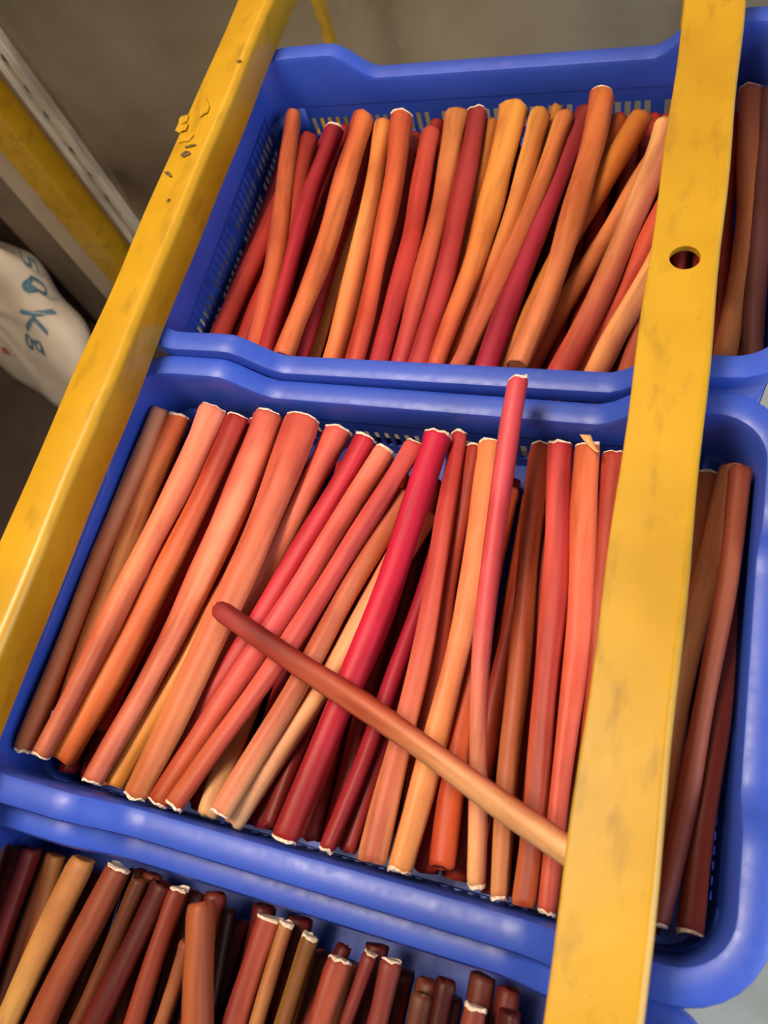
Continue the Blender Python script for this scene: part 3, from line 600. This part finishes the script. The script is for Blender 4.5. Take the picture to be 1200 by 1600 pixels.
def stick_geometry(L, ra, rb, cols, bend, seed, seg=14, rows=15, round_end=False, streak=None):
    rnd = random.Random(seed); bm = bmesh.new(); lay = bm.verts.layers.float_color.new('stain')
    ph = [rnd.uniform(0, 6.28) for _ in range(8)]; R = []
    g1 = rnd.uniform(.06, .17); tw = rnd.uniform(-2, 2); streak = streak or (rnd.uniform(-1.2, 4.4), rnd.uniform(.25, .85), rnd.uniform(-.8, .8)); el = rnd.uniform(.90, 1.0)
    ts = [0, .012, .03] + [.03 + .94*i/rows for i in range(1, rows)] + [.97, .988, 1]
    for t in ts:
        r = ra + (rb-ra)*t
        r *= 1 + .045*math.sin(t*9+ph[0]) + .035*math.sin(t*17+ph[1])
        r *= 1 + .10*max(0, 1-t*14)*rnd.choice((0, 1)) if t < .08 else 1
        if t < .01 or t > .99: r *= .93
        if round_end and t in (0, .012): r *= .55 if t == 0 else .85
        cx = bend*math.sin(math.pi*t) + .0008*math.sin(t*11+ph[2]); cy = .0010*math.sin(t*7+ph[3])
        ring = []
        k = t*2; c = [(cols[0][i]*(1-k)+cols[1][i]*k) if k < 1 else (cols[1][i]*(2-k)+cols[2][i]*(k-1)) for i in range(3)]
        for j in range(seg):
            a = 2*math.pi*j/seg; q = a + tw*t
            rr = r*(1 + g1*math.cos(2*q+ph[4])*.7 - g1*max(0, math.cos(q+ph[5]))**6 + .02*math.sin(5*q+t*20) + .035*math.cos(4*q+ph[6]))
            jag = (rnd.uniform(-1, 1)*.0012) if t in (0, 1) else 0
            v = bm.verts.new((cx + rr*math.cos(a), cy + rr*el*math.sin(a), -L*t + jag)); w = streak[1]*max(0, math.cos(a + streak[2]*t - streak[0]))**(streak[3] if len(streak) > 3 else 1.5)
            v[lay] = (c[0]*(1-.45*w), c[1]*(1-.80*w), c[2]*(1-.70*w), 1); ring.append(v)
        R.append(ring)
    for a, b in zip(R, R[1:]):
        for j in range(seg): f = bm.faces.new((a[j], b[j], b[(j+1) % seg], a[(j+1) % seg])); f.smooth = True
    bm.faces.new(R[0]); bm.faces.new(list(reversed(R[-1])))
    bmesh.ops.recalc_face_normals(bm, faces=bm.faces)
    ends = [[v.co.copy() for v in R[0]], [v.co.copy() for v in R[-1]]]
    me = bpy.data.meshes.new('chew_stick'); bm.to_mesh(me); bm.free(); me.materials.append(HIDE)
    return me, ends
def cut_end(parent, loop, s, seed):
    rnd = random.Random(seed); c = sum(loop, Vector())/len(loop); bm = bmesh.new(); n = len(loop)
    o_ = []; i_ = []; b_ = []
    k1 = rnd.choice((1, 1, 2)); k2 = rnd.uniform(0, 6)
    for _j, p in enumerate(loop):
        q = c + (p-c)*1.02; q.z = p.z - s*.0015; b_.append(bm.verts.new(q))
        q = c + (p-c)*1.02; q.z = p.z + s*(.0003 + .0016*max(0, math.sin(2*math.pi*_j/n*k1 + k2))*rnd.uniform(.4, 1)); o_.append(bm.verts.new(q))
        q = c + (p-c)*.75; q.z = c.z + s*.0009; i_.append(bm.verts.new(q))
    for j in range(n):
        k = (j+1) % n
        bm.faces.new((b_[j], b_[k], o_[k], o_[j])); bm.faces.new((o_[j], o_[k], i_[k], i_[j]))
    bm.faces.new(i_); bm.faces.new(list(reversed(b_)))
    bmesh.ops.recalc_face_normals(bm, faces=bm.faces)
    return obj('cut_end', bm, PALE, parent)
def place(o, a, b):
    z = (a - b).normalized(); y = Vector((0, 0, 1)); y = (y - z*y.dot(z)).normalized(); x = y.cross(z)
    o.matrix_world = Matrix.Translation(a) @ Matrix((x, y, z)).transposed().to_4x4()
count = {}; proto = {}
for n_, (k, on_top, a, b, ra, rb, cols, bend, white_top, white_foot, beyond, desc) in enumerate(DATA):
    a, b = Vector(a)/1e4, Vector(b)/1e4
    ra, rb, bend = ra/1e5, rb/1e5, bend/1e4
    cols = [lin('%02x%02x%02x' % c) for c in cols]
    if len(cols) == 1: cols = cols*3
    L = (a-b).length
    if not on_top:                                        # sticks of the lower layers, alike but for their place
        key = n_ % 14 + (100 if k == 2 else 0)
        if key not in proto: proto[key] = stick_geometry(.31, .0085, .0088, cols, bend, 900+n_, 10, 7)[0]
        o = obj('chew_stick', proto[key]); o.scale = (1, 1, 1)
        place(o, a, b)
        tag(o, 'dull reddish brown dried stick buried beneath the others in the %s' % WHERE[k], 'stick', 'buried sticks in the %s' % WHERE[k])
        continue
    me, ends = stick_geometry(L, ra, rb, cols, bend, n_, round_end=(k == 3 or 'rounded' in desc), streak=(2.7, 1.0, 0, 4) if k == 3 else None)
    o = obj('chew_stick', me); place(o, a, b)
    if k == 3:
        tag(o, 'long maroon dried stick with tan end lying across all the others', 'stick'); continue
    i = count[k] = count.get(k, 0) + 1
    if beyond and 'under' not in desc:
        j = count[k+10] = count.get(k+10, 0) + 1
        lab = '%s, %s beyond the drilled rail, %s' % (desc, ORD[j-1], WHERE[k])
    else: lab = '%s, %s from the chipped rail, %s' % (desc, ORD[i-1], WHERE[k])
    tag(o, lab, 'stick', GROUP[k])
    if white_top: cut_end(o, ends[0], 1, n_)
    if white_foot: cut_end(o, ends[1], -1, n_+500)
    if 'frayed' in desc:                                   # a strip of pale hide peeling off the tip
        bm = bmesh.new(); R = []
        for t in range(6):
            w_ = .0042*(1-t/7); p = Vector((.002 - .0022*t, .0095 + .0004*t*t, .006 - .0042*t))
            R.append([bm.verts.new(p + Vector((dx*w_, dy, 0))) for dx, dy in ((-1, 0), (1, 0), (1, -.0016), (-1, -.0016))])
        for p_, q_ in zip(R, R[1:]):
            for j in range(4): bm.faces.new((p_[j], p_[(j+1) % 4], q_[(j+1) % 4], q_[j]))
        bm.faces.new(R[0]); bm.faces.new(list(reversed(R[-1]))); bmesh.ops.recalc_face_normals(bm, faces=bm.faces)
        obj('hide_strip', bm, simple('pale_hide', [(.3, lin('d89858')), (.7, lin('e8b478'))], 200, .6), o, True)
